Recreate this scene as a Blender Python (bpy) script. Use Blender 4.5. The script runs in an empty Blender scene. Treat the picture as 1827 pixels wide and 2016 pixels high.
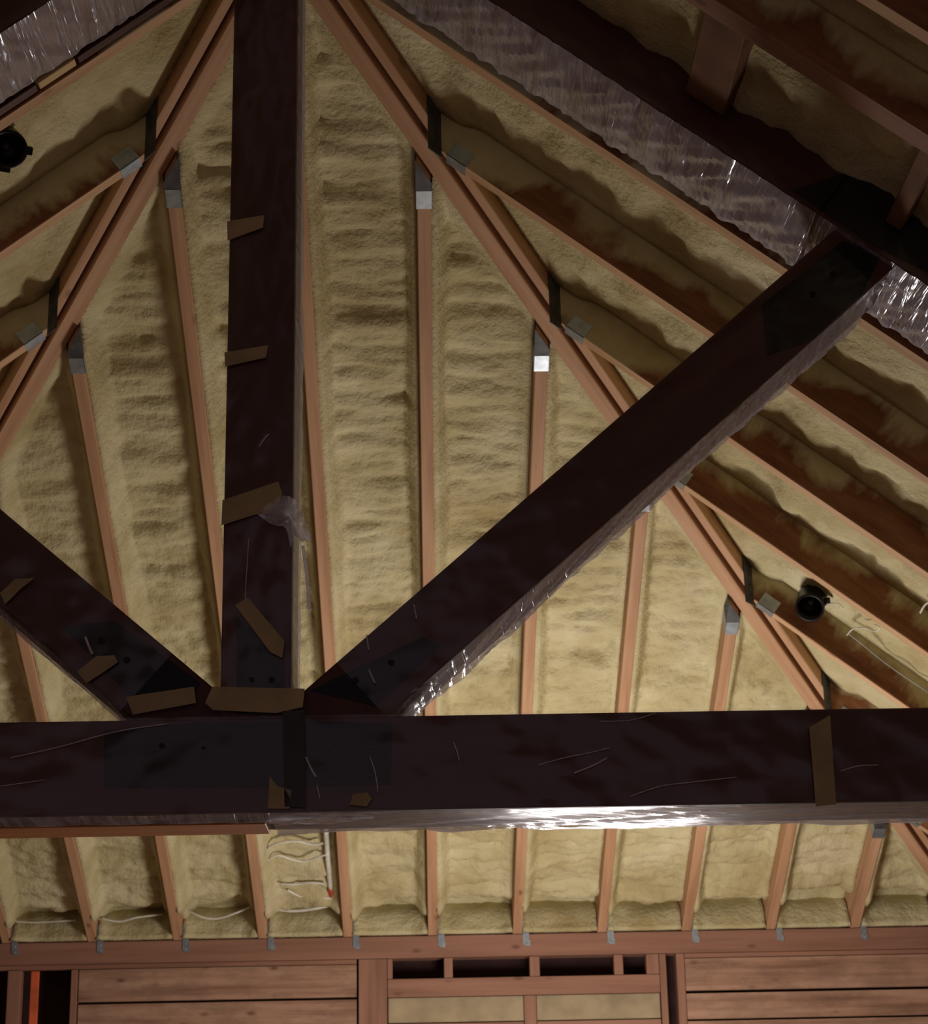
import bpy, bmesh, math, random
from mathutils import Vector, Matrix, noise
random.seed(7)
SC = bpy.context.scene
COL = SC.collection

# ------------------------------------------------------------------ camera
W, H = 1827, 2016
FPX = 3866.633
PITCH, YAW, ROLL = 0.3262412, 0.0216811, -0.0209527
CAM = Vector((1.819841, -9.564321, -1.098504))
_f = Vector((math.sin(YAW)*math.cos(PITCH), math.cos(YAW)*math.cos(PITCH), math.sin(PITCH)))
_r0 = Vector((math.cos(YAW), -math.sin(YAW), 0))
_u0 = _r0.cross(_f)
_r = math.cos(ROLL)*_r0 + math.sin(ROLL)*_u0
_u = math.cos(ROLL)*_u0 - math.sin(ROLL)*_r0
cd = bpy.data.cameras.new('camera')
cam = bpy.data.objects.new('camera', cd)
COL.objects.link(cam)
m3 = Matrix((_r, _u, -_f)).transposed()
cam.matrix_world = Matrix.Translation(CAM) @ m3.to_4x4()
cd.sensor_fit = 'VERTICAL'
cd.sensor_height = 24.0
cd.lens = FPX/H*24.0
cd.clip_start = 0.05
cd.dof.use_dof = True
cd.dof.focus_distance = 5.0
cd.dof.aperture_fstop = 5.6
SC.camera = cam

# ------------------------------------------------------------------ world, light, exposure
wd = bpy.data.worlds.new('dusk'); SC.world = wd; wd.use_nodes = True
bg = wd.node_tree.nodes['Background']
bg.inputs[0].default_value = (0.92, 0.68, 0.74, 1)
bg.inputs[1].default_value = 0.23
def lamp(name, loc, power, color, radius):
    l = bpy.data.lights.new(name, 'POINT'); l.energy = power; l.color = color; l.shadow_soft_size = radius
    o = bpy.data.objects.new(name, l); o.location = loc; COL.objects.link(o); return o
WORK = Vector((2.5, -2.05, -1.12))
lamp('work_light', WORK, 146, (1.0, 0.91, 0.82), 0.34)
vs = SC.view_settings
vs.view_transform = 'Standard'; vs.look = 'None'; vs.gamma = 1.0; vs.use_curve_mapping = False
vs.exposure = 0.0

# ------------------------------------------------------------------ roof geometry
TH = 0.4661141               # slope of the end roof plane
TS = 0.6611823               # slope of the two side roof planes
X0, SP = 0.209622, 0.4064    # rafters of the end plane
XA, YA = 1.424324, -4.652755 # apex
Y3, SR = -4.650822, 0.6284791  # rows of the side planes
KK = math.tan(TS)/math.tan(TH)
ZA = -YA*math.tan(TH)
YF, YB = -5.03, -4.78        # front and back of the truss
RD = 0.235                   # rafter depth

def ray(x, y):
    return (_f*FPX + (x-W/2)*_r - (y-H/2)*_u).normalized()
def on_y(x, y, Y):
    d = ray(x, y); return CAM + d*((Y-CAM.y)/d.y)
def on_z(x, y, Z):
    d = ray(x, y); return CAM + d*((Z-CAM.z)/d.z)
def on_plane(x, y, P, n):
    d = ray(x, y); return CAM + d*((Vector(P)-CAM).dot(n)/d.dot(n))

# ------------------------------------------------------------------ materials
def new_mat(name):
    m = bpy.data.materials.new(name); m.use_nodes = True
    nt = m.node_tree; nt.nodes.clear()
    return m, nt, nt.nodes, nt.links
def N(nt, t, **kw):
    n = nt.nodes.new(t)
    for k, v in kw.items():
        if k in n.inputs: n.inputs[k].default_value = v
        else: setattr(n, k, v)
    return n
def ramp(nt, stops):
    n = nt.nodes.new('ShaderNodeValToRGB'); e = n.color_ramp.elements
    while len(e) < len(stops): e.new(0.5)
    for i, (p, c) in enumerate(stops):
        e[i].position = p; e[i].color = (c[0], c[1], c[2], 1)
    return n
def coords(nt, scale, kind='Object'):
    t = nt.nodes.new('ShaderNodeTexCoord'); mp = nt.nodes.new('ShaderNodeMapping')
    mp.inputs['Scale'].default_value = scale
    oi = nt.nodes.new('ShaderNodeObjectInfo'); mu = N(nt, 'ShaderNodeMath', operation='MULTIPLY'); mu.inputs[1].default_value = 37.0
    ad = nt.nodes.new('ShaderNodeVectorMath'); ad.operation = 'ADD'
    nt.links.new(oi.outputs['Random'], mu.inputs[0])
    nt.links.new(t.outputs[kind], mp.inputs['Vector'])
    nt.links.new(mp.outputs[0], ad.inputs[0]); nt.links.new(mu.outputs[0], ad.inputs[1])
    return ad.outputs[0]
def finish(nt, col, rough, bump=None, bstr=0.3, bdist=0.004, metallic=0.0, spec=0.3):
    b = N(nt, 'ShaderNodeBsdfPrincipled'); o = N(nt, 'ShaderNodeOutputMaterial')
    b.inputs['Roughness'].default_value = rough; b.inputs['Metallic'].default_value = metallic
    b.inputs['Specular IOR Level'].default_value = spec
    if isinstance(col, tuple): b.inputs['Base Color'].default_value = (*col, 1)
    else: nt.links.new(col, b.inputs['Base Color'])
    if bump is not None:
        bp = N(nt, 'ShaderNodeBump', Strength=bstr, Distance=bdist)
        nt.links.new(bump, bp.inputs['Height']); nt.links.new(bp.outputs[0], b.inputs['Normal'])
    nt.links.new(b.outputs[0], o.inputs[0]); return b

def wood(name, dark, mid, light, rough=0.65, knots=True, mottle=0.0):
    m, nt, n, l = new_mat(name)
    c = coords(nt, (1.2, 22, 22))
    a = N(nt, 'ShaderNodeTexNoise', Scale=1.0, Detail=6.0, Roughness=0.6); l.new(c, a.inputs['Vector'])
    r = ramp(nt, [(0.25, dark), (0.52, mid), (0.8, light)]); l.new(a.outputs[0], r.inputs[0])
    col = r.outputs[0]
    if knots:
        c2 = coords(nt, (4, 9, 9))
        v = N(nt, 'ShaderNodeTexVoronoi', Scale=1.0); l.new(c2, v.inputs['Vector'])
        rr = ramp(nt, [(0.0, (0, 0, 0)), (0.13, (1, 1, 1))]); l.new(v.outputs['Distance'], rr.inputs[0])
        mx = N(nt, 'ShaderNodeMix', data_type='RGBA'); mx.inputs[6].default_value = (dark[0]*.5, dark[1]*.45, dark[2]*.45, 1)
        l.new(rr.outputs[0], mx.inputs[0]); l.new(col, mx.inputs[7]); col = mx.outputs[2]
    if mottle > 0:
        c3 = coords(nt, (5, 11, 11)); mo = N(nt, 'ShaderNodeTexNoise', Scale=1.0, Detail=6.0, Roughness=0.7); l.new(c3, mo.inputs['Vector'])
        r3 = ramp(nt, [(0.42, (1-mottle,)*3), (0.56, (1, 1, 1))]); l.new(mo.outputs[0], r3.inputs[0])
        m3_ = N(nt, 'ShaderNodeMix', data_type='RGBA', blend_type='MULTIPLY'); m3_.inputs[0].default_value = 1.0
        l.new(col, m3_.inputs[6]); l.new(r3.outputs[0], m3_.inputs[7]); col = m3_.outputs[2]
    finish(nt, col, rough, a.outputs[0], 0.25, 0.002)
    return m

def foam_nodes(nt, scale=1.0):
    c = coords(nt, (1, 1, 1), 'Object')
    a = N(nt, 'ShaderNodeTexNoise', Scale=3.0*scale, Detail=5.0, Roughness=0.6); nt.links.new(c, a.inputs['Vector'])
    r = ramp(nt, [(0.30, (0.41, 0.33, 0.16)), (0.5, (0.55, 0.485, 0.28)), (0.72, (0.68, 0.62, 0.41))]); nt.links.new(a.outputs[0], r.inputs[0])
    b = N(nt, 'ShaderNodeTexNoise', Scale=45.0*scale, Detail=4.0, Roughness=0.65); nt.links.new(c, b.inputs['Vector'])
    return r.outputs[0], b.outputs[0]
def mk_foam():
    m, nt, n, l = new_mat('spray_foam')
    col, bm_ = foam_nodes(nt)
    finish(nt, col, 0.75, bm_, 0.9, 0.012, spec=0.15)
    return m
def mk_side(name, lo, hi):
    # bare reddish sheathing-brown joist face, partly crusted with foam (an irregular overspray edge)
    m, nt, n, l = new_mat(name)
    fc, fb = foam_nodes(nt)
    c = coords(nt, (2.5, 14, 14))
    a = N(nt, 'ShaderNodeTexNoise', Scale=1.3, Detail=6.0, Roughness=0.7); l.new(c, a.inputs['Vector'])
    r = ramp(nt, [(0.25, (0.11, 0.04, 0.018)), (0.5, (0.24, 0.10, 0.045)), (0.78, (0.36, 0.19, 0.09))]); l.new(a.outputs[0], r.inputs[0])
    c2 = coords(nt, (3.2, 6, 1.6))
    b = N(nt, 'ShaderNodeTexNoise', Scale=1.0, Detail=5.0, Roughness=0.62, Distortion=0.4); l.new(c2, b.inputs['Vector'])
    # height on the joist face (object z, 0 at underside) pushes towards foam
    t = N(nt, 'ShaderNodeTexCoord'); s = N(nt, 'ShaderNodeSeparateXYZ'); l.new(t.outputs['Object'], s.inputs[0])
    mz = N(nt, 'ShaderNodeMapRange'); mz.inputs[1].default_value = 0.0; mz.inputs[2].default_value = 0.19
    mz.inputs[3].default_value = -0.16; mz.inputs[4].default_value = 0.22; l.new(s.outputs[2], mz.inputs[0])
    # position along the joist (object x) pulls towards bare wood
    mxx = N(nt, 'ShaderNodeMapRange'); mxx.inputs[1].default_value = lo; mxx.inputs[2].default_value = hi
    mxx.inputs[3].default_value = 0.28; mxx.inputs[4].default_value = -0.04; l.new(s.outputs[0], mxx.inputs[0])
    ad = N(nt, 'ShaderNodeMath', operation='ADD'); l.new(b.outputs[0], ad.inputs[0]); l.new(mz.outputs[0], ad.inputs[1])
    ad2 = N(nt, 'ShaderNodeMath', operation='ADD'); l.new(ad.outputs[0], ad2.inputs[0]); l.new(mxx.outputs[0], ad2.inputs[1])
    k = ramp(nt, [(0.43, (0, 0, 0)), (0.55, (1, 1, 1))]); l.new(ad2.outputs[0], k.inputs[0])
    mx = N(nt, 'ShaderNodeMix', data_type='RGBA'); l.new(k.outputs[0], mx.inputs[0]); l.new(r.outputs[0], mx.inputs[6]); l.new(fc, mx.inputs[7])
    finish(nt, mx.outputs[2], 0.75, fb, 0.3, 0.004)
    return m
def plain(name, c, rough=0.6, metallic=0.0, var=0.25, sc=12, spec=0.3):
    m, nt, n, l = new_mat(name)
    co = coords(nt, (1, 1, 1))
    a = N(nt, 'ShaderNodeTexNoise', Scale=float(sc), Detail=4.0); l.new(co, a.inputs['Vector'])
    lo = tuple(x*(1-var) for x in c); hi = tuple(min(1, x*(1+var)) for x in c)
    r = ramp(nt, [(0.3, lo), (0.7, hi)]); l.new(a.outputs[0], r.inputs[0])
    finish(nt, r.outputs[0], rough, a.outputs[0], 0.1, 0.002, metallic, spec)
    return m
def mk_film(name, clear, milk, tint, rough=0.18, sc=(18, 18, 18), bs=0.6):
    m, nt, n, l = new_mat(name)
    tr = N(nt, 'ShaderNodeBsdfTransparent'); tr.inputs[0].default_value = (0.97, 0.96, 0.99, 1)
    df = N(nt, 'ShaderNodeBsdfDiffuse'); df.inputs[0].default_value = (*tint, 1)
    tl = N(nt, 'ShaderNodeBsdfTranslucent'); tl.inputs[0].default_value = (*tint, 1)
    gl = N(nt, 'ShaderNodeBsdfGlossy'); gl.inputs[0].default_value = (0.9, 0.92, 1.0, 1); gl.inputs['Roughness'].default_value = rough
    c = coords(nt, sc); a = N(nt, 'ShaderNodeTexNoise', Scale=1.0, Detail=3.0, Roughness=0.55, Distortion=0.8); l.new(c, a.inputs['Vector'])
    bp = N(nt, 'ShaderNodeBump', Strength=bs, Distance=0.01); l.new(a.outputs[0], bp.inputs['Height'])
    for q in (df, tl, gl): l.new(bp.outputs[0], q.inputs['Normal'])
    a1 = N(nt, 'ShaderNodeMixShader'); a1.inputs[0].default_value = 0.35; l.new(df.outputs[0], a1.inputs[1]); l.new(tl.outputs[0], a1.inputs[2])
    mr = N(nt, 'ShaderNodeMapRange'); mr.inputs[1].default_value = 0.3; mr.inputs[2].default_value = 0.7
    mr.inputs[3].default_value = milk*0.55; mr.inputs[4].default_value = min(1.0, milk*1.5); l.new(a.outputs[0], mr.inputs[0])
    a2 = N(nt, 'ShaderNodeMixShader'); l.new(mr.outputs[0], a2.inputs[0]); l.new(tr.outputs[0], a2.inputs[1]); l.new(a1.outputs[0], a2.inputs[2])
    a3 = N(nt, 'ShaderNodeMixShader'); a3.inputs[0].default_value = clear; l.new(a2.outputs[0], a3.inputs[1]); l.new(gl.outputs[0], a3.inputs[2])
    o = N(nt, 'ShaderNodeOutputMaterial'); l.new(a3.outputs[0], o.inputs[0])
    return m

M = {}
M['foam'] = mk_foam()
M['rafter'] = wood('fir_rafter', (0.35, 0.18, 0.095), (0.51, 0.295, 0.17), (0.61, 0.385, 0.24))
M['underside'] = wood('pale_rafter_edge', (0.40, 0.23, 0.12), (0.56, 0.35, 0.20), (0.66, 0.45, 0.28))
M['plate'] = wood('red_framing', (0.20, 0.095, 0.062), (0.29, 0.145, 0.098), (0.36, 0.19, 0.13))
M['board'] = wood('knotty_board', (0.20, 0.095, 0.058), (0.38, 0.22, 0.15), (0.49, 0.31, 0.215), mottle=0.22)
M['bright'] = wood('pale_lumber', (0.50, 0.33, 0.15), (0.62, 0.44, 0.22), (0.70, 0.52, 0.28), knots=False)
M['orange'] = wood('orange_ledger', (0.35, 0.12, 0.035), (0.46, 0.18, 0.055), (0.55, 0.24, 0.08), knots=False)
M['timber'] = wood('dark_stained_timber', (0.046, 0.015, 0.011), (0.072, 0.024, 0.017), (0.100, 0.038, 0.026), 0.5, False)
M['steel'] = plain('black_gusset_steel', (0.006, 0.007, 0.009), 0.45, 0.3)
M['galv'] = plain('galvanized_steel', (0.36, 0.41, 0.46), 0.42, 0.75, 0.2, 30)
M['darkgalv'] = plain('dull_shaded_steel', (0.09, 0.09, 0.095), 0.6, 0.4, 0.3, 25)  # dark steel, with the shadow on hanger parts put into its colour
M['tape'] = plain('tan_masking_tape', (0.36, 0.27, 0.145), 0.6, 0, 0.2, 10)
M['darktape'] = plain('dark_tape', (0.035, 0.03, 0.032), 0.4)
M['black'] = plain('black_can_metal', (0.006, 0.006, 0.008), 0.4, 0.2)
M['white'] = plain('white_cable_jacket', (0.72, 0.70, 0.62), 0.45)
M['grey'] = plain('grey_cable_jacket', (0.30, 0.30, 0.28), 0.5)
M['red'] = plain('red_fitting', (0.55, 0.06, 0.04), 0.4)
M['strip'] = plain('orange_strip', (0.65, 0.13, 0.05), 0.55)
M['panel'] = plain('beige_panel', (0.34, 0.27, 0.17), 0.8, 0, 0.2, 9)
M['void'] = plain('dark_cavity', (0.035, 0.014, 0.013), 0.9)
M['deck'] = plain('roof_sheathing', (0.15, 0.07, 0.035), 0.8)
M['floor'] = plain('subfloor', (0.30, 0.20, 0.12), 0.8)
M['film'] = mk_film('clear_plastic_film', 0.035, 0.012, (0.78, 0.72, 0.74), 0.18, (5, 9, 9), 0.15)
M['lit_film_cross'] = mk_film('lit_plastic_cross_creased', 0.20, 0.34, (0.76, 0.72, 0.84), 0.20, (26, 2.2, 3), 1.0)  # same film made whiter: light from below is put into the colour
M['lit_film_long'] = mk_film('lit_plastic_long_creased', 0.18, 0.42, (0.80, 0.74, 0.80), 0.22, (3, 22, 6), 0.8)  # whitened likewise, the chord's lit underside painted in
M['milky'] = mk_film('milky_plastic_film', 0.16, 0.60, (0.82, 0.78, 0.82), 0.22)

# ------------------------------------------------------------------ object helpers
WM = {}
def link(name, me, mat, parent=None, mw=None):
    o = bpy.data.objects.new(name, me)
    if mat: me.materials.append(M[mat] if isinstance(mat, str) else mat)
    COL.objects.link(o)
    mw = mw if mw is not None else Matrix.Identity(4)
    if parent is not None:
        o.parent = parent
        o.matrix_local = WM[parent].inverted() @ mw
    else: o.matrix_local = mw
    WM[o] = mw
    return o
def tag(o, label=None, cat=None, group=None, kind=None):
    if label: o['label'] = label
    if cat: o['category'] = cat
    if group: o['group'] = group
    if kind: o['kind'] = kind
    return o
def frame(P, x, up):
    x = Vector(x).normalized(); y = Vector(up).cross(x).normalized(); z = x.cross(y)
    return Matrix.Translation(P) @ Matrix((x, y, z)).transposed().to_4x4()
def bm_mesh(bm, name, smooth=False):
    me = bpy.data.meshes.new(name); bm.normal_update(); bm.to_mesh(me); bm.free()
    if smooth:
        for p in me.polygons: p.use_smooth = True
    return me
def bm_box(bm, x0, x1, y0, y1, z0, z1, mat4=None):
    vs_ = []
    for x in (x0, x1):
        for y in (y0, y1):
            for z in (z0, z1):
                v = Vector((x, y, z)); vs_.append(bm.verts.new(mat4 @ v if mat4 else v))
    for f in ((0,1,3,2),(4,6,7,5),(0,4,5,1),(2,3,7,6),(0,2,6,4),(1,5,7,3)):
        bm.faces.new([vs_[i] for i in f])
    return vs_
def bevel(bm, w):
    if w > 0: bmesh.ops.bevel(bm, geom=list(bm.edges), offset=w, segments=1, affect='EDGES')
def clip(bm, co, no, mw=None, fill=True):
    # remove the side the normal points to (co, no in world when mw given)
    if mw is not None:
        inv = mw.inverted(); co = inv @ Vector(co); no = inv.to_3x3() @ Vector(no)
    g = bmesh.ops.bisect_plane(bm, geom=bm.verts[:]+bm.edges[:]+bm.faces[:], plane_co=co, plane_no=no, clear_outer=True)
    if fill:
        es = [e for e in g['geom_cut'] if isinstance(e, bmesh.types.BMEdge)]
        if es:
            try: bmesh.ops.holes_fill(bm, edges=es)
            except Exception: pass
def beam(name, P0, P1, w, d, up, mat, parent=None, bev=0.003, clips=(), lateral=0.0):
    """box from P0 to P1 whose underside centre line is P0-P1; w across, d along 'up'"""
    P0, P1 = Vector(P0), Vector(P1)
    mw = frame(P0, P1-P0, up); L = (P1-P0).length
    bm = bmesh.new(); bm_box(bm, 0, L, -w/2+lateral, w/2+lateral, 0, d)
    bevel(bm, bev)
    for co, no in clips: clip(bm, co, no, mw)
    return link(name, bm_mesh(bm, name), mat, parent, mw)
def box(name, x0, x1, y0, y1, z0, z1, mat, parent=None, bev=0.002, axis='x'):
    # object at the box's own corner; local x runs along the grain
    if axis == 'x': mw = Matrix.Translation((x0, y0, z0)); a = (0, x1-x0, 0, y1-y0, 0, z1-z0)
    else:
        mw = Matrix.Translation((x0, y0, z0)) @ Matrix(((0,0,1,0),(0,1,0,0),(1,0,0,0),(0,0,0,1)))
        a = (0, z1-z0, 0, y1-y0, 0, x1-x0)
        mw = Matrix.Translation((x1, y0, z0)) @ Matrix(((0,0,-1,0),(0,1,0,0),(1,0,0,0),(0,0,0,1)))
    bm = bmesh.new(); bm_box(bm, *a); bevel(bm, bev)
    return link(name, bm_mesh(bm, name), mat, parent, mw)
def tube(name, pts, r, mat, parent=None, sides=8):
    pts = [Vector(p) for p in pts]
    # smooth the path
    P = []
    for i in range(len(pts)-1):
        a = pts[max(i-1, 0)]; b = pts[i]; c = pts[i+1]; d = pts[min(i+2, len(pts)-1)]
        for k in range(6):
            t = k/6
            P.append(0.5*((2*b)+(c-a)*t+(2*a-5*b+4*c-d)*t*t+(3*b-a-3*c+d)*t**3))
    P.append(pts[-1])
    O = P[0].copy(); bm = bmesh.new(); rings = []
    for i, p in enumerate(P):
        tg = (P[min(i+1, len(P)-1)]-P[max(i-1, 0)]).normalized()
        a = tg.cross(Vector((0, 0, 1)));
        if a.length < 0.1: a = tg.cross(Vector((1, 0, 0)))
        a.normalize(); b = tg.cross(a)
        rings.append([bm.verts.new(p-O+r*(math.cos(2*math.pi*k/sides)*a+math.sin(2*math.pi*k/sides)*b)) for k in range(sides)])
    for i in range(len(rings)-1):
        for k in range(sides):
            bm.faces.new((rings[i][k], rings[i][(k+1) % sides], rings[i+1][(k+1) % sides], rings[i+1][k]))
    bm.faces.new(rings[0][::-1]); bm.faces.new(rings[-1])
    return link(name, bm_mesh(bm, name, True), mat, parent, Matrix.Translation(O))
def poly_slab(name, pts, thick, mat, parent=None, normal=(0, -1, 0), bev=0.0):
    """flat plate: outline pts lies on its back, thickness along normal"""
    n = Vector(normal).normalized(); O = Vector(pts[0]); bm = bmesh.new()
    a = [bm.verts.new(Vector(p)-O) for p in pts]; b = [bm.verts.new(Vector(p)-O+n*thick) for p in pts]
    bm.faces.new(a); bm.faces.new(b[::-1])
    k = len(pts)
    for i in range(k): bm.faces.new((a[i], b[i], b[(i+1) % k], a[(i+1) % k]))
    bmesh.ops.recalc_face_normals(bm, faces=bm.faces[:])
    bevel(bm, bev)
    return link(name, bm_mesh(bm, name), mat, parent, Matrix.Translation(O))
def sstep(a, b, x):
    t = max(0.0, min(1.0, (x-a)/(b-a))); return t*t*(3-2*t)
def fn(x, y, z, oct_=4): return noise.fractal(Vector((x, y, z)), 0.9, 2.1, oct_)

# ------------------------------------------------------------------ setting: roof decks, floor, far wall sheathing
nH = Vector((0, -math.sin(TH), -math.cos(TH)))      # downward normals of roof planes
def nS(sg): return Vector((-sg*math.sin(TS), 0, -math.cos(TS)))
EY = -10.4                                           # near end of what is built
def deck(name, pts, n, dep):
    off = -n*dep
    o = poly_slab(name, [Vector(p)+off for p in pts], 0.012, 'deck', None, -n)
    return tag(o, kind='structure')
APEX = Vector((XA, YA, ZA))
XR, XL = XA+ZA/math.tan(TS), XA-ZA/math.tan(TS)
deck('ceiling', [APEX, APEX+Vector((1,KK,-math.tan(TS)))*3.3, APEX+Vector((-1,KK,-math.tan(TS)))*3.3], nH, RD+0.004)
deck('ceiling', [APEX, (XR, 0, 0), (XR, EY, 0), (XA, EY, ZA)], nS(1), RD+0.004)
deck('ceiling', [APEX, (XL, 0, 0), (XL, EY, 0), (XA, EY, ZA)], nS(-1), RD+0.004)
FZ = -2.85
tag(box('floor', XL-0.3, XR+0.3, EY, 0.35, FZ-0.05, FZ, 'floor', bev=0), kind='structure')
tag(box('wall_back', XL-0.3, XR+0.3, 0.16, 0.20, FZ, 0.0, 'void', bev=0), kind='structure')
tag(box('wall_right', XR+0.20, XR+0.24, EY, 0.16, FZ, 0.0, 'deck', bev=0), kind='structure')
tag(box('wall_left', XL-0.24, XL-0.20, EY, 0.16, FZ, 0.0, 'deck', bev=0), kind='structure')

# ------------------------------------------------------------------ hips and ridge
def hip_dir(sg): return Vector((sg, KK, 0)).normalized()
def hip_side(sg): return Vector((sg*KK, -1, 0)).normalized()   # horizontal normal facing the side plane
HL = 0.012                                                      # hip underside above the jack undersides
HW = 0.052                                                     # half of the doubled hip
def hip(sg, label):
    e = bpy.data.objects.new('hip_rafter', None); COL.objects.link(e)
    top = Vector((XA+sg*0.02, YA+0.02*KK, ZA-0.02*math.tan(TS)+HL)); t = (XR-XA)+0.10
    bot = Vector((XA+sg*t, YA+t*KK, ZA-t*math.tan(TS)+HL))
    mw = Matrix.Translation(bot); e.matrix_local = mw; WM[e] = mw
    s = hip_side(sg)
    for off, w, dz in ((-0.022, 0.060, 0.0), (0.041, 0.034, 0.012)):
        q = s*off + Vector((0, 0, dz))
        beam('hip_ply', bot+q, top+q, w, 0.20, (0, 0, 1), 'rafter', e, clips=(((XA+sg*0.001, 0, 0), (-sg, 0, 0)),))
    tag(e, label, 'hip rafter', 'doubled hip rafters'); return e
hip(1, 'long doubled hip rafter slanting down right from behind the king post to the far corner')
hip(-1, 'doubled hip rafter slanting down to the left from the top of the king post')
rb = beam('ridge_board', (XA, YA-0.06, ZA+0.06), (XA, EY, ZA+0.06), 0.045, 0.19, (0, 0, 1), 'rafter')
tag(rb, 'ridge board overhead behind the top of the king post', 'ridge board')

# ------------------------------------------------------------------ hangers and ties
def hanger_h(r, X, sg, w=0.047):
    """sloped steel hanger on the top end of an end-plane jack rafter"""
    # hip face towards the end plane
    s = -hip_side(sg); C0 = Vector((XA, YA, 0)) + s*(HW+0.001)
    d = hip_dir(sg); tx = (X-C0.x)/d.x; Y = C0.y+d.y*tx; Z = -Y*math.tan(TH)
    P = Vector((X, Y, Z)); up = -nH; down = Vector((0, math.cos(TH), -math.sin(TH)))
    h = bpy.data.objects.new('joist_hanger', None); COL.objects.link(h); h.parent = r
    mw = frame(P, down, up); h.matrix_local = WM[r].inverted() @ mw; WM[h] = mw
    bm = bmesh.new()                                   # seat with two cheeks, galvanized
    a0, a1, hw = 0.075, 0.145, w/2+0.001
    bm_box(bm, a0, a1, -hw-0.002, hw+0.002, -0.003, -0.0005)
    bm_box(bm, a0, a1, -hw-0.002, -hw, -0.003, 0.075); bm_box(bm, a0, a1, hw, hw+0.002, -0.003, 0.075)
    link('seat', bm_mesh(bm, 'seat'), 'galv', h, mw)
    bm = bmesh.new()                                   # stirrup nailed to the hip, its shade painted in as darker steel
    bm_box(bm, -0.045, a0, -hw-0.001, hw+0.001, -0.002, -0.0005)
    bm_box(bm, -0.045, a0, -hw-0.0025, -hw-0.0005, -0.002, 0.10); bm_box(bm, -0.045, a0, hw+0.0005, hw+0.0025, -0.002, 0.10)
    clip(bm, C0, -s if (Vector((X, Y+0.3, 0))-C0).dot(s) > 0 else s, mw, False)
    for z in (0.02, 0.05, 0.08):
        for sy in (-1, 1):
            bmesh.ops.create_uvsphere(bm, u_segments=6, v_segments=4, radius=0.004, matrix=Matrix.Translation((0.035, sy*(hw+0.003), z)))
    o = link('stirrup', bm_mesh(bm, 'stirrup'), 'darkgalv', h, mw); o['label'] = 'dark upper strap of the hanger'
    return P
def hanger_s(r, Y, sg, w=0.045):
    """hanger on the top end of a side-plane jack rafter, with tall upright flanges on the hip"""
    s = hip_side(sg); C0 = Vector((XA, YA, 0)) + s*(HW+0.006)
    d = hip_dir(sg); t = (Y-C0.y)/d.y; X = C0.x+d.x*t; Z = ZA-abs(X-XA)*math.tan(TS)
    P = Vector((X, Y, Z)); down = Vector((sg*math.cos(TS), 0, -math.sin(TS)))
    h = bpy.data.objects.new('joist_hanger', None); COL.objects.link(h); h.parent = r
    mw = frame(P, down, -nS(sg)); h.matrix_local = WM[r].inverted() @ mw; WM[h] = mw
    bm = bmesh.new(); hw = w/2+0.001
    bm_box(bm, 0.01, 0.085, -hw-0.002, hw+0.002, -0.003, -0.0005)
    bm_box(bm, 0.01, 0.085, -hw-0.002, -hw, -0.003, 0.05); bm_box(bm, 0.01, 0.085, hw, hw+0.002, -0.003, 0.05)
    link('seat', bm_mesh(bm, 'seat'), 'galv', h, mw)
    # upright flange on the hip's near face, left open beyond the jack
    bm = bmesh.new(); q = P - d*0.055 + s*0.003
    mf = frame(q, d, s)                                # x along hip, z out of hip, y vertical-ish
    bm_box(bm, -0.045, 0.030, -0.215, 0.02, 0.0, 0.004) if (mf.to_3x3() @ Vector((0, 1, 0))).z < 0 else bm_box(bm, -0.045, 0.030, -0.02, 0.215, 0.0, 0.004)
    for i in range(5):
        yy = (0.02+0.04*i)*(-1 if (mf.to_3x3() @ Vector((0, 1, 0))).z < 0 else 1)
        bmesh.ops.create_uvsphere(bm, u_segments=6, v_segments=4, radius=0.004, matrix=Matrix.Translation((0.0, yy, 0.005)))
    o = link('flange', bm_mesh(bm, 'flange'), 'darkgalv', h, mf); o['label'] = 'dark upright flange nailed to the hip'
def tie(r, X, side=1):
    """small galvanized tie at the foot of a rafter, lapping the wall plate"""
    bm = bmesh.new()
    x = 0.0225+0.002
    bm_box(bm, x, x+0.003, -0.035, 0.0, 0.004, 0.075)
    bm_box(bm, x, x+0.030, -0.005, -0.002, -0.052, 0.012)
    bm_box(bm, x+0.010, x+0.035, -0.006, -0.003, -0.058, -0.030)
    for z in (-0.045, -0.02):
        bmesh.ops.create_uvsphere(bm, u_segments=6, v_segments=4, radius=0.003, matrix=Matrix.Translation((x+0.018, -0.006, z)))
    link('hurricane_tie', bm_mesh(bm, 'hurricane_tie'), 'galv', r, Matrix.Translation((X, 0, 0)))

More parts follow.
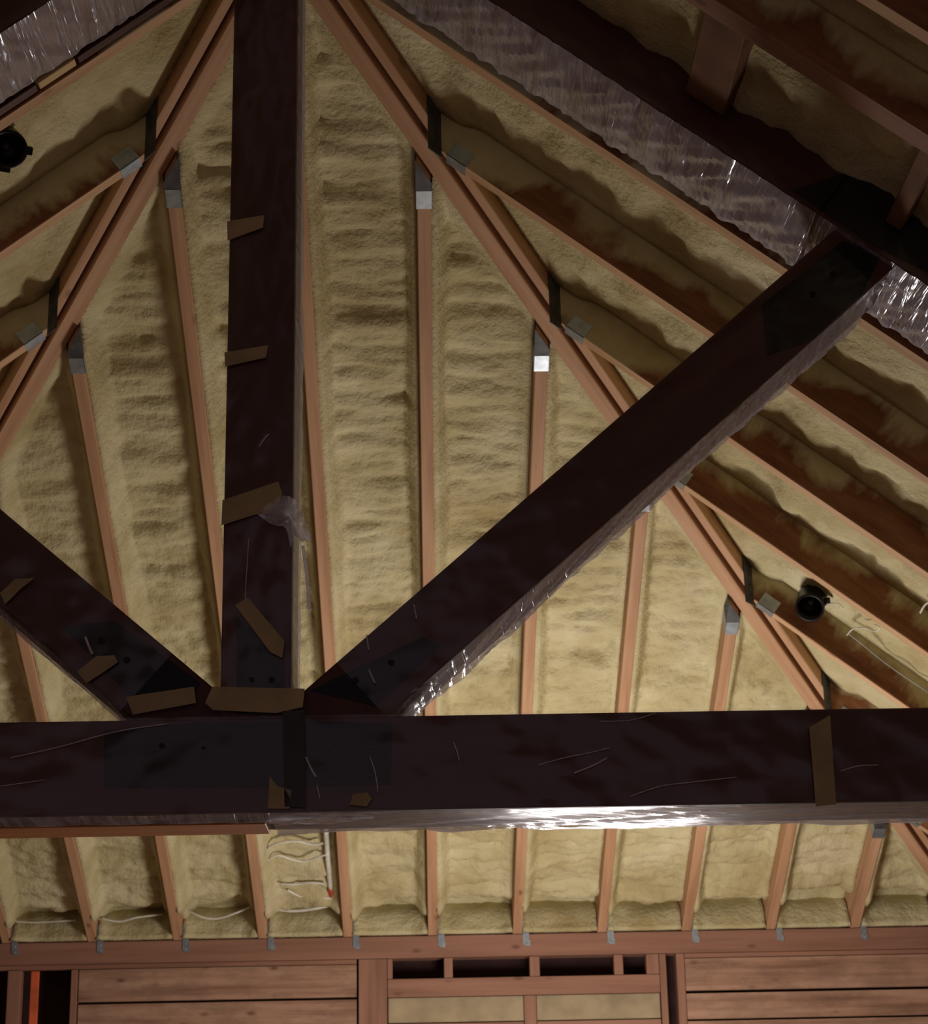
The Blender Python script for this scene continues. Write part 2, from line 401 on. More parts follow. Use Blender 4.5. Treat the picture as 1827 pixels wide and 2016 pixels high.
# ------------------------------------------------------------------ rafters of the end plane
names = {
 -1: 'short rafter at the left edge of the photo, its foot beside the leftmost dark opening',
 0: 'rafter crossing below the left web strut and landing above the orange strip and left boards',
 1: 'rafter with a blue-grey hanger seen low on the left hip',
 2: 'rafter starting at the upper hanger on the left hip, passing behind the king post',
 3: 'full-length rafter running down close along the right side of the king post',
 4: 'rafter hung from the uppermost hanger on the right hip, above the vent slots',
 5: 'rafter hung from the second hanger on the right hip, crossing behind the web strut',
 6: 'rafter emerging below the right web strut where a grey hanger peeks out under the plastic',
 7: 'rafter with a bright blue-grey hanger low on the right hip, above the bottom chord',
 8: 'rafter seen only below the bottom chord, between two plain ones at right, no hanger showing',
 9: 'rightmost rafter under the bottom chord with a shiny hanger and a dark red side',
}
for i in range(-1, 10):
    X = X0+i*SP
    a = abs(X-XA); Yt = YA+KK*a
    sg = 1 if X > XA else -1
    down = Vector((0, math.cos(TH), -math.sin(TH)))
    P0 = Vector((X, 0.14, -0.14*math.tan(TH))); P1 = Vector((X, Yt-0.2, -(Yt-0.2)*math.tan(TH)))
    cl = []
    for g in (1, -1):
        s = hip_side(g); cl.append((Vector((XA, YA, 0))-s*(HW+0.004), s))
    if i != 3: cl = cl[:1] if sg > 0 else cl[1:]
    cl.append(((X, 0, 0.0), (0, 0, -1)))               # birdsmouth line: nothing sinks into the plate
    # local frame must have z up and x along from the wall
    r = beam('jack_rafter', P0, P1, 0.046, RD, (0, 0, 1), 'rafter', None, 0.003, cl)
    tag(r, names[i], 'rafter', 'rafters of the far roof slope')
    if i not in (3,): hanger_h(r, X, sg)
    tie(r, X)

# ------------------------------------------------------------------ rafters of the side planes
M['side_a'] = mk_side('joist_face_foamed', 0.2, 3.4)
M['side_b'] = mk_side('joist_face_mixed', 0.0, 1.2)
M['side_c'] = mk_side('joist_face_bare', -1.6, 0.15)
rows_r = {8: 'lowest rafter of the right slope, meeting the right hip just above the bottom chord',
 7: 'right-slope rafter just below the round black can light',
 6: 'right-slope rafter just above the round black can light, its hanger under the strut plastic',
 5: 'right-slope rafter that disappears behind the middle of the right web strut',
 4: 'right-slope rafter hung from the uppermost hanger on the right hip, brown stains above it',
 3: 'right-slope rafter running close along the plastic-wrapped top chord',
 9: 'right-slope rafter stub showing below the bottom chord at the right edge'}
rows_l = {3: 'left-slope rafter running close beside the wrapped left top chord',
 4: 'left-slope rafter with a shiny hanger at the upper end of the left hip',
 5: 'left-slope rafter with a shiny hanger low on the left hip at the photo edge'}
def row_rafter(sg, j, Y, w, label, mat, edge=None, under='underside'):
    down = Vector((sg*math.cos(TS), 0, -math.sin(TS)))
    top = Vector((XA, Y, ZA)); 
    end = top + down*((XR-XA)/math.cos(TS)+0.02)
    cl = []
    if Y > YA:
        s = -hip_side(sg); cl.append((Vector((XA, YA, 0))-s*(HW+0.006), s))
        t0 = (Y-YA)/KK; start = top + down*(max(t0-0.25, 0)/math.cos(TS))
    else:
        cl.append(((XA+sg*0.024, Y, 0), (-sg, 0, 0))); start = top - down*0.25
    P = start
    mw = frame(P, down, (0, 0, 1)); L = (end-start).length
    bm = bmesh.new(); bm_box(bm, 0, L, -w/2, w/2, 0, RD); bevel(bm, 0.003)
    for co, no in cl: clip(bm, co, no, mw)
    clip(bm, (0, 0, 0.0), (0, 0, -1), mw)
    me = bm_mesh(bm, 'jack_rafter')
    o = link('jack_rafter', me, under, None, mw); me.materials.append(M[mat])
    for p in me.polygons:
        if abs(p.normal.y) > 0.7: p.material_index = 1
    tag(o, label, 'rafter', 'rafters of the %s roof slope' % ('right' if sg > 0 else 'left'))
    if Y > YA: hanger_s(o, Y, sg, w)
    return o
for j, lb in rows_r.items():
    row_rafter(1, j, Y3+(j-3)*SR, 0.052, lb, {3: 'side_a', 4: 'side_b', 5: 'side_b'}.get(j, 'side_c'))
for j, lb in rows_l.items():
    row_rafter(-1, j, Y3+(j-3)*SR, 0.052, lb, 'side_b')
row_rafter(1, 2, -5.58, 0.075, 'broad shade-darkened orange rafter crossing the top right corner above the top chord', 'side_b', under='plate')  # darker underside material paints in how this rafter fades into the dim corner
row_rafter(1, 1, -5.93, 0.045, 'rafter at the very top right corner with a pale strip of plastic', 'side_c')
row_rafter(-1, 2, -5.58, 0.045, 'rafter beyond the wrapped left top chord at the top left corner', 'side_c')

# ------------------------------------------------------------------ spray foam, one cast per bay
def foam_grid(name, nu, nv, fpos, planes, label, group):
    bm = bmesh.new(); g = [[bm.verts.new(fpos(iu/nu, iv/nv)) for iv in range(nv+1)] for iu in range(nu+1)]
    for a in range(nu):
        for b in range(nv):
            bm.faces.new((g[a][b], g[a][b+1], g[a+1][b+1], g[a+1][b]))
    for co, no in planes: clip(bm, co, no, None, False)
    if len(bm.faces) == 0: bm.free(); return None
    bmesh.ops.recalc_face_normals(bm, faces=bm.faces[:])
    O = bm.verts[:][0].co.copy()
    for v in bm.verts: v.co -= O
    o = link(name, bm_mesh(bm, name, True), 'foam', None, Matrix.Translation(O))
    md = o.modifiers.new('thickness', 'SOLIDIFY'); md.thickness = 0.02; md.offset = 0
    return tag(o, label, 'spray foam', group)
def foam_h(i, label):
    xa = X0+i*SP+0.023; xb = xa+SP-0.046
    xm = (xa+xb)/2; y_top = YA+KK*max(0, min(abs(xa-XA), abs(xb-XA)) if (xa-XA)*(xb-XA) > 0 else 0)
    ya = 0.12; yb = max(y_top-0.05, YA)
    Ls = (ya-yb)/math.cos(TH)
    nv = int(Ls/0.014); seed = i*7.3+3
    base = 0.115+0.01*math.sin(i*2.1)
    def fp(u, v):
        x = xa+(xb-xa)*u; y = ya+(yb-ya)*v
        dl = u*(xb-xa); dr = (1-u)*(xb-xa)
        L = -y
        grain = 1.0-sstep(1.5, 3.2, L)
        h = fn(x*1.6+seed, y*8.5, seed)*0.032 + fn(x*5+seed, y*17, seed+5)*0.013 + grain*fn(x*22, y*30, seed)*0.014
        h += fn(x*1.3, y*1.6, seed+9)*0.014
        d = base+h
        el, er = 0.012, 0.045+(0.045 if i >= 4 else 0.0)
        d = el+(d-el)*sstep(0, 0.055+0.01*math.sin(y*6+i), dl)
        d = er+(d-er)*sstep(0, 0.05+0.012*math.sin(y*5+i), dr)
        dh = min(abs((Vector((x, y, 0))-Vector((XA, YA, 0))).dot(hip_side(g)))-HW for g in (1, -1))
        d = 0.05+(d-0.05)*sstep(-0.01, 0.06+0.015*math.sin(y*9+i), dh)
        # lip where the bay meets the wall
        lip = 0.14+0.03*math.sin(i*1.7)+0.012*math.sin(u*9+i)
        if L < lip+0.25:
            t = sstep(lip, lip-0.05, L) if L < lip else 0.0
            d = d + 0.085*t - 0.018*math.exp(-((L-lip-0.04)/0.035)**2)
        d = min(d, RD-0.03)
        return Vector((x, y, -y*math.tan(TH))) - nH*d
    planes = []
    for g in (1, -1):
        s = hip_side(g); planes.append((Vector((XA, YA, 0))-s*(HW-0.002), s))
    if xm > XA+0.25: planes = planes[:1]
    elif xm < XA-0.25: planes = planes[1:]
    foam_grid('spray_foam', 22, nv, fp, planes, label, 'spray foam in the bays of the far slope')
hip_bays = {
 -1: 'spray foam in the leftmost bay of the far slope, under the bottom chord',
 0: 'spray foam bay left of the long left-hand foam strip, meeting the left hip low down',
 1: 'spray foam in the long bay left of the king post, between the two left-hip hangers',
 2: 'spray foam in the tall bay directly behind the king post, pale cables at its foot',
 3: 'widest full-height bay of olive rippled spray foam just right of the king post',
 4: 'spray foam bay between the uppermost and second hangers of the right hip',
 5: 'spray foam bay crossed by the middle of the right web strut',
 6: 'brightest spray foam bay, below the right web strut and left of the low blue-grey hanger',
 7: 'bright foam triangle between the low blue-grey hanger rafter and the bottom of the right hip',
 8: 'spray foam bay second from the right, seen only under the bottom chord',
 9: 'spray foam bay at the right end under the bottom chord, cut by the hip foot'}
for i, lb in hip_bays.items(): foam_h(i, lb)
def foam_s(sg, Ya, Yb, label, seed, deep=0.15):
    t0 = max(0.0, (Ya-YA)/KK-0.02); t1 = (XR-XA)
    Ls = (t1-t0)/math.cos(TS); nv = max(4, int(Ls/0.03))
    def fp(u, v):
        y = Ya+(Yb-Ya)*u; t = t0+(t1-t0)*v; x = XA+sg*t
        dl = (y-Ya); dr = (Yb-y)
        h = fn(t*9+seed, y*4, seed)*0.026 + fn(t*14, y*14, seed+3)*0.012
        d = deep+h
        d = 0.05+(d-0.05)*sstep(0, 0.09, dl)
        d = 0.14+(d-0.14)*sstep(0, 0.05, dr)
        dh = (Vector((x, y, 0))-Vector((XA, YA, 0))).dot(hip_side(sg))-HW-0.005
        d = min(d, 0.115+(d-0.115)*sstep(0.0, 0.05, dh)) if Yb > YA else d
        d = min(d, RD-0.02)
        return Vector((x, y, ZA-t*math.tan(TS))) - nS(sg)*d
    s = -hip_side(sg)
    planes = [(Vector((XA, YA, 0))-s*(HW+0.003), s)] if Yb > YA else []
    planes.append(((XA+sg*0.02, 0, 0), (-sg, 0, 0)))
    foam_grid('spray_foam', 26, nv, fp, planes, label, 'spray foam in the bays of the %s slope' % ('right' if sg > 0 else 'left'))
rl = {3: 'olive spray foam below the top chord, in the uppermost full bay of the right slope',
      4: 'spray foam in the right-slope bay with long brown stains above the strut',
      5: 'spray foam in the right-slope bay crossed by the right web strut',
      6: 'spray foam in the right-slope bay above the round black can light',
      7: 'spray foam in the right-slope bay with the loose grey cable',
      8: 'small patch of spray foam at the right edge just above the bottom chord'}
for j, lb in rl.items():
    foam_s(1, Y3+(j-3)*SR+0.026, Y3+(j-2)*SR-0.026, lb, j*3.7)
foam_s(1, -5.542, -4.68, 'dim spray foam above the right top chord near the top of the photo', 50.0)
foam_s(1, -5.907, -5.618, 'very dark foam in the narrow bay at the top right corner', 60.0)
foam_s(1, EY, -5.953, 'unlit foam over the nearest part of the right slope', 61.0)
ll = {3: 'spray foam in the upper left-slope bay between the wrapped chord and the left hip',
      4: 'spray foam in the left-slope bay with the half-seen black can light'}
ll[5] = 'spray foam at the left edge below the lower left hanger'
for j, lb in ll.items():
    foam_s(-1, Y3+(j-3)*SR+0.026, Y3+(j-2)*SR-0.026, lb, 20+j*3.1)
foam_s(-1, -5.555, -4.68, 'dim foam above the wrapped left top chord', 70.0)
foam_s(-1, EY, -5.605, 'unlit foam over the nearest part of the left slope', 71.0)

# vertical foam plugs above the wall plate
def foam_plug(i, label):
    xa = X0+i*SP+0.024; xb = xa+SP-0.048; seed = i*5.1
    bm = bmesh.new(); nu, nv = 18, 10; g = []
    for a in range(nu+1):
        row = []
        for b in range(nv+1):
            u, v = a/nu, b/nv
            z = 0.002+v*(0.165); x = xa+(xb-xa)*u
            y = 0.015+0.105*v**2+fn(x*9+seed, z*9, seed)*0.014-0.025*(1-sstep(0, 0.06, min(u, 1-u)*(xb-xa)))+0.03*sstep(0.6, 1, v)
            y -= 0.012*math.exp(-(v/0.12)**2)
            row.append(bm.verts.new((x-xa, y, z)))
        g.append(row)
    for a in range(nu):
        for b in range(nv): bm.faces.new((g[a][b], g[a+1][b], g[a+1][b+1], g[a][b+1]))
    o = link('foam_plug', bm_mesh(bm, 'foam_plug', True), 'foam', None, Matrix.Translation((xa, 0, 0)))
    md = o.modifiers.new('thickness', 'SOLIDIFY'); md.thickness = 0.02; md.offset = 1
    tag(o, label, 'spray foam', 'foam plugs above the wall plate')
wherep = {-1: 'above the leftmost dark opening and its post', 0: 'above the orange strip opening and left end of the boards',
 1: 'above the middle of the left boards', 2: 'below the white pipe and loops of cable',
 3: 'directly above the wide post left of the vent slots', 4: 'above the second vent slot',
 5: 'above the third vent slot', 6: 'above the smallest vent slot and the tall dark gap',
 7: 'above the left end of the right-hand boards', 8: 'above the middle of the right-hand boards', 9: 'above the right-hand boards at the photo edge'}
for i, w_ in wherep.items(): foam_plug(i, 'low foam plug '+w_)

# ------------------------------------------------------------------ far wall framing
def wx(x, y=1950): return on_y(x, y, 0.0).x
tp = box('top_plate', XL-0.1, XR+0.1, 0.0, 0.14, -0.105, -0.002, 'plate')
tag(tp, 'long reddish wall plate carrying the feet of the rafters', 'wall plate')
def wall_box(name, x0, x1, z0, z1, mat, label, cat, group=None, y0=0.0, y1=0.05, axis='x', px=True):
    a, b = (wx(x0), wx(x1)) if px else (x0, x1)
    return tag(box(name, a, b, y0, y1, z0, z1, mat, axis=axis), label, cat, group)
BZ = -1.2
wall_box('header_board', XL-0.1, wx(702), -0.128, -0.1065, 'plate', 'thin trim board under the left part of the wall plate', 'board', None, 0.004, 0.05, 'x', False)
wall_box('wall_plank', 154, 702, -0.281, -0.131, 'board', 'upper knotty plank on the left of the far wall', 'plank', 'planks of the far wall')
wall_box('wall_plank', 154, 702, -0.446, -0.292, 'board', 'second plank on the left of the far wall, under a black gap', 'plank', 'planks of the far wall', 0.006)
wall_box('wall_plank', 1351, 2100, -0.281, -0.131, 'board', 'upper knotty plank on the right of the far wall', 'plank', 'planks of the far wall')
wall_box('wall_plank', 1351, 2100, -0.413, -0.294, 'board', 'stained plank with a diagonal mark on the right of the far wall', 'plank', 'planks of the far wall', 0.004)
wall_box('wall_plank', 1351, 2100, -0.560, -0.422, 'board', 'lowest visible plank at the bottom right edge', 'plank', 'planks of the far wall', 0.004)
wall_box('header_board', wx(1351), XR+0.1, -0.128, -0.1065, 'plate', 'thin trim board under the right part of the wall plate', 'board', None, 0.004, 0.05, 'x', False)
wall_box('stud', 706, 762, BZ, -0.107, 'plate', 'broad reddish post left of the vent slots', 'post', None, -0.004, 0.09, 'z')
wall_box('stud', 139, 152, BZ, -0.130, 'plate', 'narrow post beside the dark opening at the left end of the planks', 'post', None, -0.003, 0.09, 'z')
wall_box('stud', 14, 40, BZ, -0.130, 'plate', 'post at the left edge between two dark openings', 'post', None, -0.003, 0.09, 'z')
wall_box('orange_strip', 57, 73, BZ, -0.131, 'strip', 'bright orange upright strip in the dark opening at bottom left', 'strip', None, 0.03, 0.045, 'z')
wall_box('stud', 1301, 1314, BZ, -0.107, 'plate', 'slim post just left of the tall dark gap', 'post', None, -0.002, 0.09, 'z')
wall_box('stud', 1334, 1350, BZ, -0.107, 'plate', 'slim post just right of the tall dark gap', 'post', None, -0.003, 0.09, 'z')
# vent slot frame: cripples between four dark slots
for x0, x1, lb in ((763, 773, 'short upright left of the first dark vent slot'), (875, 892, 'short upright between the first and second vent slots'),
                   (1044, 1064, 'short upright between the second and third vent slots'), (1211, 1229, 'short upright between the third vent slot and the smallest one'),
                   (1275, 1300, 'short upright right of the smallest vent slot')):
    wall_box('cripple_stud', x0, x1, -0.201, -0.107, 'plate', lb, 'stud', 'short uprights between the vent slots', -0.002, 0.07, 'z')
box_ = wall_box('window_header', 763, 1300, -0.287, -0.2025, 'plate', 'plain reddish beam directly under the four vent slots', 'beam', None, -0.006, 0.08)
wall_box('wall_panel', 764, 1030, -0.404, -0.289, 'panel', 'left beige panel under the beam with the vent slots', 'panel', 'beige panels', 0.012, 0.025)
wall_box('wall_panel', 1056, 1299, -0.404, -0.289, 'panel', 'right beige panel under the beam with the vent slots', 'panel', 'beige panels', 0.012, 0.025)
wall_box('stud', 1031, 1055, BZ, -0.289, 'plate', 'upright between the two beige panels', 'post', None, 0.0, 0.08, 'z')
wall_box('sill_board', 764, 1030, -0.50, -0.409, 'plate', 'board edge under the left beige panel', 'board', None, 0.006, 0.05)
wall_box('sill_board', 1056, 1299, -0.50, -0.409, 'plate', 'board edge under the right beige panel', 'board', None, 0.006, 0.05)

# ------------------------------------------------------------------ the dark truss, wrapped in plastic
truss = bpy.data.objects.new('roof_truss', None); COL.objects.link(truss)
truss.location = (XA, YF, -0.290); WM[truss] = Matrix.Translation((XA, YF, -0.290))
tag(truss, 'dark stained timber truss wrapped in taped clear plastic, spanning the whole room', 'truss')
DEP = YB-YF
def member(name, A, B, wid, y0=YF, y1=YB):
    """A,B: lower edge of the front face (world x,z); the face extends 'wid' to the left-hand normal"""
    A3 = Vector((A[0], y0, A[1])); B3 = Vector((B[0], y0, B[1]))
    x = (B3-A3).normalized(); up = Vector((-x.z, 0, x.x))
    if up.z < 0: up = -up
    mw = frame(A3, x, up); L = (B3-A3).length
    ysg = 1 if (mw.to_3x3() @ Vector((0, 1, 0))).y > 0 else -1
    bm = bmesh.new(); bm_box(bm, 0, L, *sorted((0, ysg*(y1-y0))), 0, wid); bevel(bm, 0.005)
    o = link(name, bm_mesh(bm, name), 'timber', truss, mw)
    return o, mw, L, ysg
def wrap(par, mw, L, ysg, wid, t0, t1, depth, seed, amp=0.012, front=True, side='bottom', under=(0.0, 1.0), crease=14.0, back=0.05, stretch=1.0, fm='lit_film_cross'):
    """plastic film: a clear sheet over the front, a loose sheet under the member, whitened to paint in light from below"""
    res = 0.012
    nt_ = max(6, int((t1-t0)/res))
    if front:
        bm = bmesh.new(); g = []; nz = 14
        for a in range(nt_+1):
            t = t0+(t1-t0)*a/nt_; row = []
            for b in range(nz+1):
                z = -0.004+(wid+0.006)*b/nz
                y = -ysg*(0.010+abs(fn(t*5+z*9+seed, z*7-t*3, seed, 3))*0.007)
                row.append(bm.verts.new((t, y, z)))
            g.append(row)
        for a in range(nt_):
            for b in range(nz): bm.faces.new((g[a][b], g[a+1][b], g[a+1][b+1], g[a][b+1]))
        o = link('plastic_film', bm_mesh(bm, 'plastic_film', True), 'film', par, mw)
        o['label'] = 'clear plastic over the front face'
    bm = bmesh.new(); g = []; ny = 16
    for a in range(nt_+1):
        t = t0+(t1-t0)*a/nt_; row = []
        for b in range(ny+1):
            v = b/ny
            y = under[0]*depth+(under[1]-under[0])*depth*v
            cr = fn(t*crease+y*crease*stretch+seed, y*2.5, seed, 3)
            sag = -0.004-abs(cr)*amp-0.003*(1+math.sin(t*3.1+seed))*math.sin(math.pi*v)
            if v < 0.01: sag = -0.004-abs(cr)*amp*0.3
            row.append(bm.verts.new((t, ysg*y+(-ysg*0.007 if v < 0.01 and under[0] == 0 else 0), sag)))
        if back and under[1] >= 1:
            for q in (0.3, 0.7, 1.0):
                row.append(bm.verts.new((t, ysg*(depth+0.006+0.004*q), -0.004+back*q)))
        g.append(row)
    for a in range(nt_):
        for b in range(len(g[0])-1): bm.faces.new((g[a][b], g[a+1][b], g[a+1][b+1], g[a][b+1]))
    o = link('plastic_wrap', bm_mesh(bm, 'plastic_wrap', True), fm, par, mw)
    o['label'] = 'wrinkled plastic along the underside, whitened as if lit from below'
    return o

# bottom chord
CZ0, CZ1 = -0.290, -0.068
bc, mwb, Lb, ys = member('bottom_chord', (XL+0.15, CZ0), (XR-0.15, CZ0), CZ1-CZ0)
t_of = lambda X: X-(XL+0.15)
XW = 1.455
wrap(bc, mwb, Lb, ys, CZ1-CZ0, t_of(XW), Lb, DEP, 1.0, 0.012, crease=5.0, stretch=3.0, fm='lit_film_long')
wrap(bc, mwb, Lb, ys, CZ1-CZ0, 0.0, t_of(XW), DEP, 4.0, 0.006, True, under=(0.0, 0.45), crease=4.0)
o = box('ledger_strip', XL+0.15, XW-0.02, YF+0.115, YB+0.01, CZ0-0.008, CZ0-0.001, 'orange', bc); o['label'] = 'bare orange-brown strip under the left half of the chord'
# king post
KW = 0.166
xk = 1.334
def kpost():
    A3 = Vector((xk+KW, YF, CZ1)); mw = frame(A3, (0, 0, 1), (-1, 0, 0)); L = ZA+0.02-CZ1
    ysg = 1 if (mw.to_3x3() @ Vector((0, 1, 0))).y > 0 else -1
    bm = bmesh.new(); bm_box(bm, 0.001, L, *sorted((0, ysg*DEP)), 0, KW); bevel(bm, 0.005)
    return link('king_post', bm_mesh(bm, 'king_post'), 'timber', truss, mw), mw, L, ysg
kp, mwk, Lk, ysk = kpost()
wrap(kp, mwk, Lk, ysk, KW, 0.04, Lk-0.15, DEP, 9.0, 0.008, crease=5.0, stretch=0.6)
# struts
def strut(sg, A, B, wid, seed, nm='web_strut', clips=()):
    A3 = Vector((A[0], YF+0.012, A[1])); B3 = Vector((B[0], YF+0.012, B[1])); x = (B3-A3).normalized()
    up = Vector((-x.z, 0, x.x));  up = up if up.z > 0 else -up
    mw = frame(A3, x, up); L = (B3-A3).length
    ysg = 1 if (mw.to_3x3() @ Vector((0, 1, 0))).y > 0 else -1
    bm = bmesh.new(); bm_box(bm, 0, L, *sorted((0, ysg*(DEP-0.024))), 0, wid); bevel(bm, 0.005)
    for co, no in clips: clip(bm, co, no, mw)
    o = link(nm, bm_mesh(bm, nm), 'timber', truss, mw)
    return o, mw, L, ysg
A_ = on_y(790, 1382, YF); B_ = on_y(1725, 555, YF)
sd = (B_-A_).normalized()
A_ = A_-sd*0.22; B_ = B_+sd*0.22
st, mws, Ls_, yss = strut(1, (A_.x, A_.z), (B_.x, B_.z), 0.178, 2.0, clips=(((0, 0, CZ1+0.001), (0, 0, -1)), ((xk+KW+0.001, 0, 0), (-1, 0, 0)),
    ((XA, YF, ZA-0.001), (math.sin(TS), 0, math.cos(TS)))))
wrap(st, mws, Ls_, yss, 0.178, 0.17, Ls_-0.23, DEP-0.024, 13.0, 0.014, crease=11.0, stretch=1.5)
A2 = on_y(258, 1412, YF); B2 = on_y(0, 1192, YF); dd = (B2-A2)
B2 = A2+dd*3.4; A2 = A2-dd.normalized()*0.24
st2, mws2, Ls2, yss2 = strut(-1, (A2.x, A2.z), (B2.x, B2.z), 0.178, 3.0, clips=(((0, 0, CZ1+0.001), (0, 0, -1)), ((xk-0.001, 0, 0), (1, 0, 0)),
    ((XA, YF, ZA-0.001), (-math.sin(TS), 0, math.cos(TS)))))
wrap(st2, mws2, Ls2, yss2, 0.178, 0.27, Ls2-0.02, DEP-0.024, 17.0, 0.010, crease=6.0)
# top chords
def tchord(sg, seed):
    down = Vector((sg*math.cos(TS), 0, -math.sin(TS)))
    T = Vector((XA+sg*0.0, YF, ZA)); E = T+down*((XR-XA)/math.cos(TS)-0.05)
    up = Vector((sg*math.sin(TS), 0, math.cos(TS)))
    mw = frame(T, down, up); L = (E-T).length
    ysg = 1 if (mw.to_3x3() @ Vector((0, 1, 0))).y > 0 else -1
    bm = bmesh.new(); bm_box(bm, 0.05, L, *sorted((0, ysg*(DEP+0.02))), 0, 0.165); bevel(bm, 0.005)
    clip(bm, (XA+sg*(KW/2+0.002), 0, 0), (-sg, 0, 0), mw)
    o = link('top_chord', bm_mesh(bm, 'top_chord'), 'timber', truss, mw)
    return o, mw, L, ysg
tc, mwt, Lt, yst = tchord(1, 1)
wrap(tc, mwt, Lt, yst, 0.165, 0.12, 1.80, DEP+0.045, 23.0, 0.020, crease=18.0, back=0.02)
wrap(tc, mwt, Lt, yst, 0.165, 1.81, Lt-0.1, DEP+0.045, 27.0, 0.020, crease=18.0, back=0.02)
tc2, mwt2, Lt2, yst2 = tchord(-1, 2)
wrap(tc2, mwt2, Lt2, yst2, 0.165, 0.12, Lt2-0.1, DEP+0.02, 33.0, 0.012, crease=12.0, back=0.0)
# battens on the back edge of the left top chord
def batten(q0, q1, mat, lab=None):
    nL = nS(-1); P = [on_plane(*q, APEX, nL) for q in (q0, q1)]
    y = -4.715
    P = [Vector((p.x, y, p.z)) for p in P]
    o = beam('edge_batten', P[0]-Vector((0, 0, 0.004)), P[1]-Vector((0, 0, 0.004)), 0.034, 0.03, (0, 0, 1), mat, tc2, 0.002)
    if lab: o['label'] = lab
batten((-60, 250), (74, 172), 'timber', 'dark batten piece at the left edge')
batten((78, 168), (150, 121), 'bright', 'pale bare wood piece between two dark battens')
batten((155, 118), (345, -6), 'timber', 'dark batten piece near the king post')

# gusset plates (black steel under the film)
def fp_(x, y, e=0.0): return on_y(x, y, YF-e)
def front_plate(name, pts, e, th, mat, par, lab=None):
    o = poly_slab(name, [fp_(x, y, e) for x, y in pts], th, mat, par, (0, -1, 0))
    if lab: o['label'] = lab
    return o
front_plate('gusset_plate', [(205, 1440), (390, 1422), (610, 1420), (772, 1425), (768, 1545), (205, 1552)], 0.001, 0.004, 'steel', bc, 'black steel plate across the chord below the king post')
front_plate('gusset_plate', [(465, 1405), (467, 1215), (560, 1300), (562, 1405)], 0.001, 0.004, 'steel', kp, 'black steel tongue up the king post')
front_plate('gusset_plate', [(125, 1235), (225, 1222), (395, 1345), (380, 1372), (262, 1378)], -0.0115, 0.003, 'steel', st2, 'black steel plate on the left strut')
front_plate('gusset_plate', [(610, 1360), (830, 1255), (870, 1270), (740, 1390)], -0.0115, 0.003, 'steel', st, 'black steel plate at the foot of the right strut')
front_plate('gusset_plate', [(1500, 600), (1660, 475), (1735, 500), (1700, 575), (1600, 670), (1510, 700)], -0.0115, 0.003, 'steel', st, 'black steel plate at the head of the right strut')
front_plate('gusset_plate', [(1560, 375), (1700, 330), (1850, 420), (1850, 548), (1712, 480)], 0.001, 0.004, 'steel', tc, 'black steel plate on the top chord')
for par, pts in ((bc, [(240, 1470), (240, 1525), (320, 1470), (320, 1525), (400, 1470), (400, 1525), (650, 1470), (650, 1525), (730, 1470), (730, 1525)]),
                 (st2, [(200, 1262), (250, 1300)]), (kp, [(495, 1340), (535, 1340)]), (st, [(700, 1340), (770, 1305), (1600, 580), (1640, 540)])):
    for x, y in pts:
        P = fp_(x, y, 0.005 if par in (bc, kp) else -0.004)
        bm = bmesh.new(); bmesh.ops.create_cone(bm, cap_ends=True, segments=6, radius1=0.009, radius2=0.008, depth=0.006, matrix=Matrix.Rotation(math.pi/2, 4, 'X'))
        link('bolt', bm_mesh(bm, 'bolt'), 'steel', par, Matrix.Translation(P-Vector((0, 0.003, 0))))
# tape pieces, stuck over the film
E_ = 0.019
for par, pts, mat in (
    (kp, [(436, 1034), (438, 985), (548, 948), (556, 972), (545, 1000)], 'tape'),
    (kp, [(463, 1192), (488, 1176), (560, 1262), (556, 1296), (532, 1284)], 'tape'),
    (kp, [(447, 436), (520, 424), (518, 448), (448, 474)], 'tape'),
    (kp, [(442, 694), (528, 680), (524, 704), (443, 722)], 'tape'),
    (bc, [(404, 1384), (418, 1352), (600, 1356), (596, 1392), (545, 1404), (420, 1398)], 'tape'),
    (st2, [(248, 1372), (382, 1352), (386, 1384), (262, 1407)], 'tape'),
    (st2, [(152, 1322), (190, 1292), (226, 1290), (232, 1304), (200, 1326), (170, 1345)], 'tape'),
    (st2, [(0, 1168), (30, 1140), (68, 1138), (40, 1160), (10, 1190)], 'tape'),
    (bc, [(531, 1528), (546, 1548), (574, 1556), (570, 1592), (527, 1592)], 'tape'),
    (bc, [(688, 1584), (695, 1564), (722, 1560), (732, 1572), (722, 1588)], 'tape'),
    (bc, [(1593, 1432), (1634, 1408), (1646, 1584), (1606, 1588)], 'tape'),
    (bc, [(556, 1400), (600, 1398), (602, 1590), (560, 1588)], 'darktape')):
    o = poly_slab('tape_strip', [fp_(x, y, E_ if par in (bc, kp) else E_-0.010) for x, y in pts], 0.0012, mat, par, (0, -1, 0))
    if mat == 'darktape': o['label'] = 'dark tape strip down the chord'
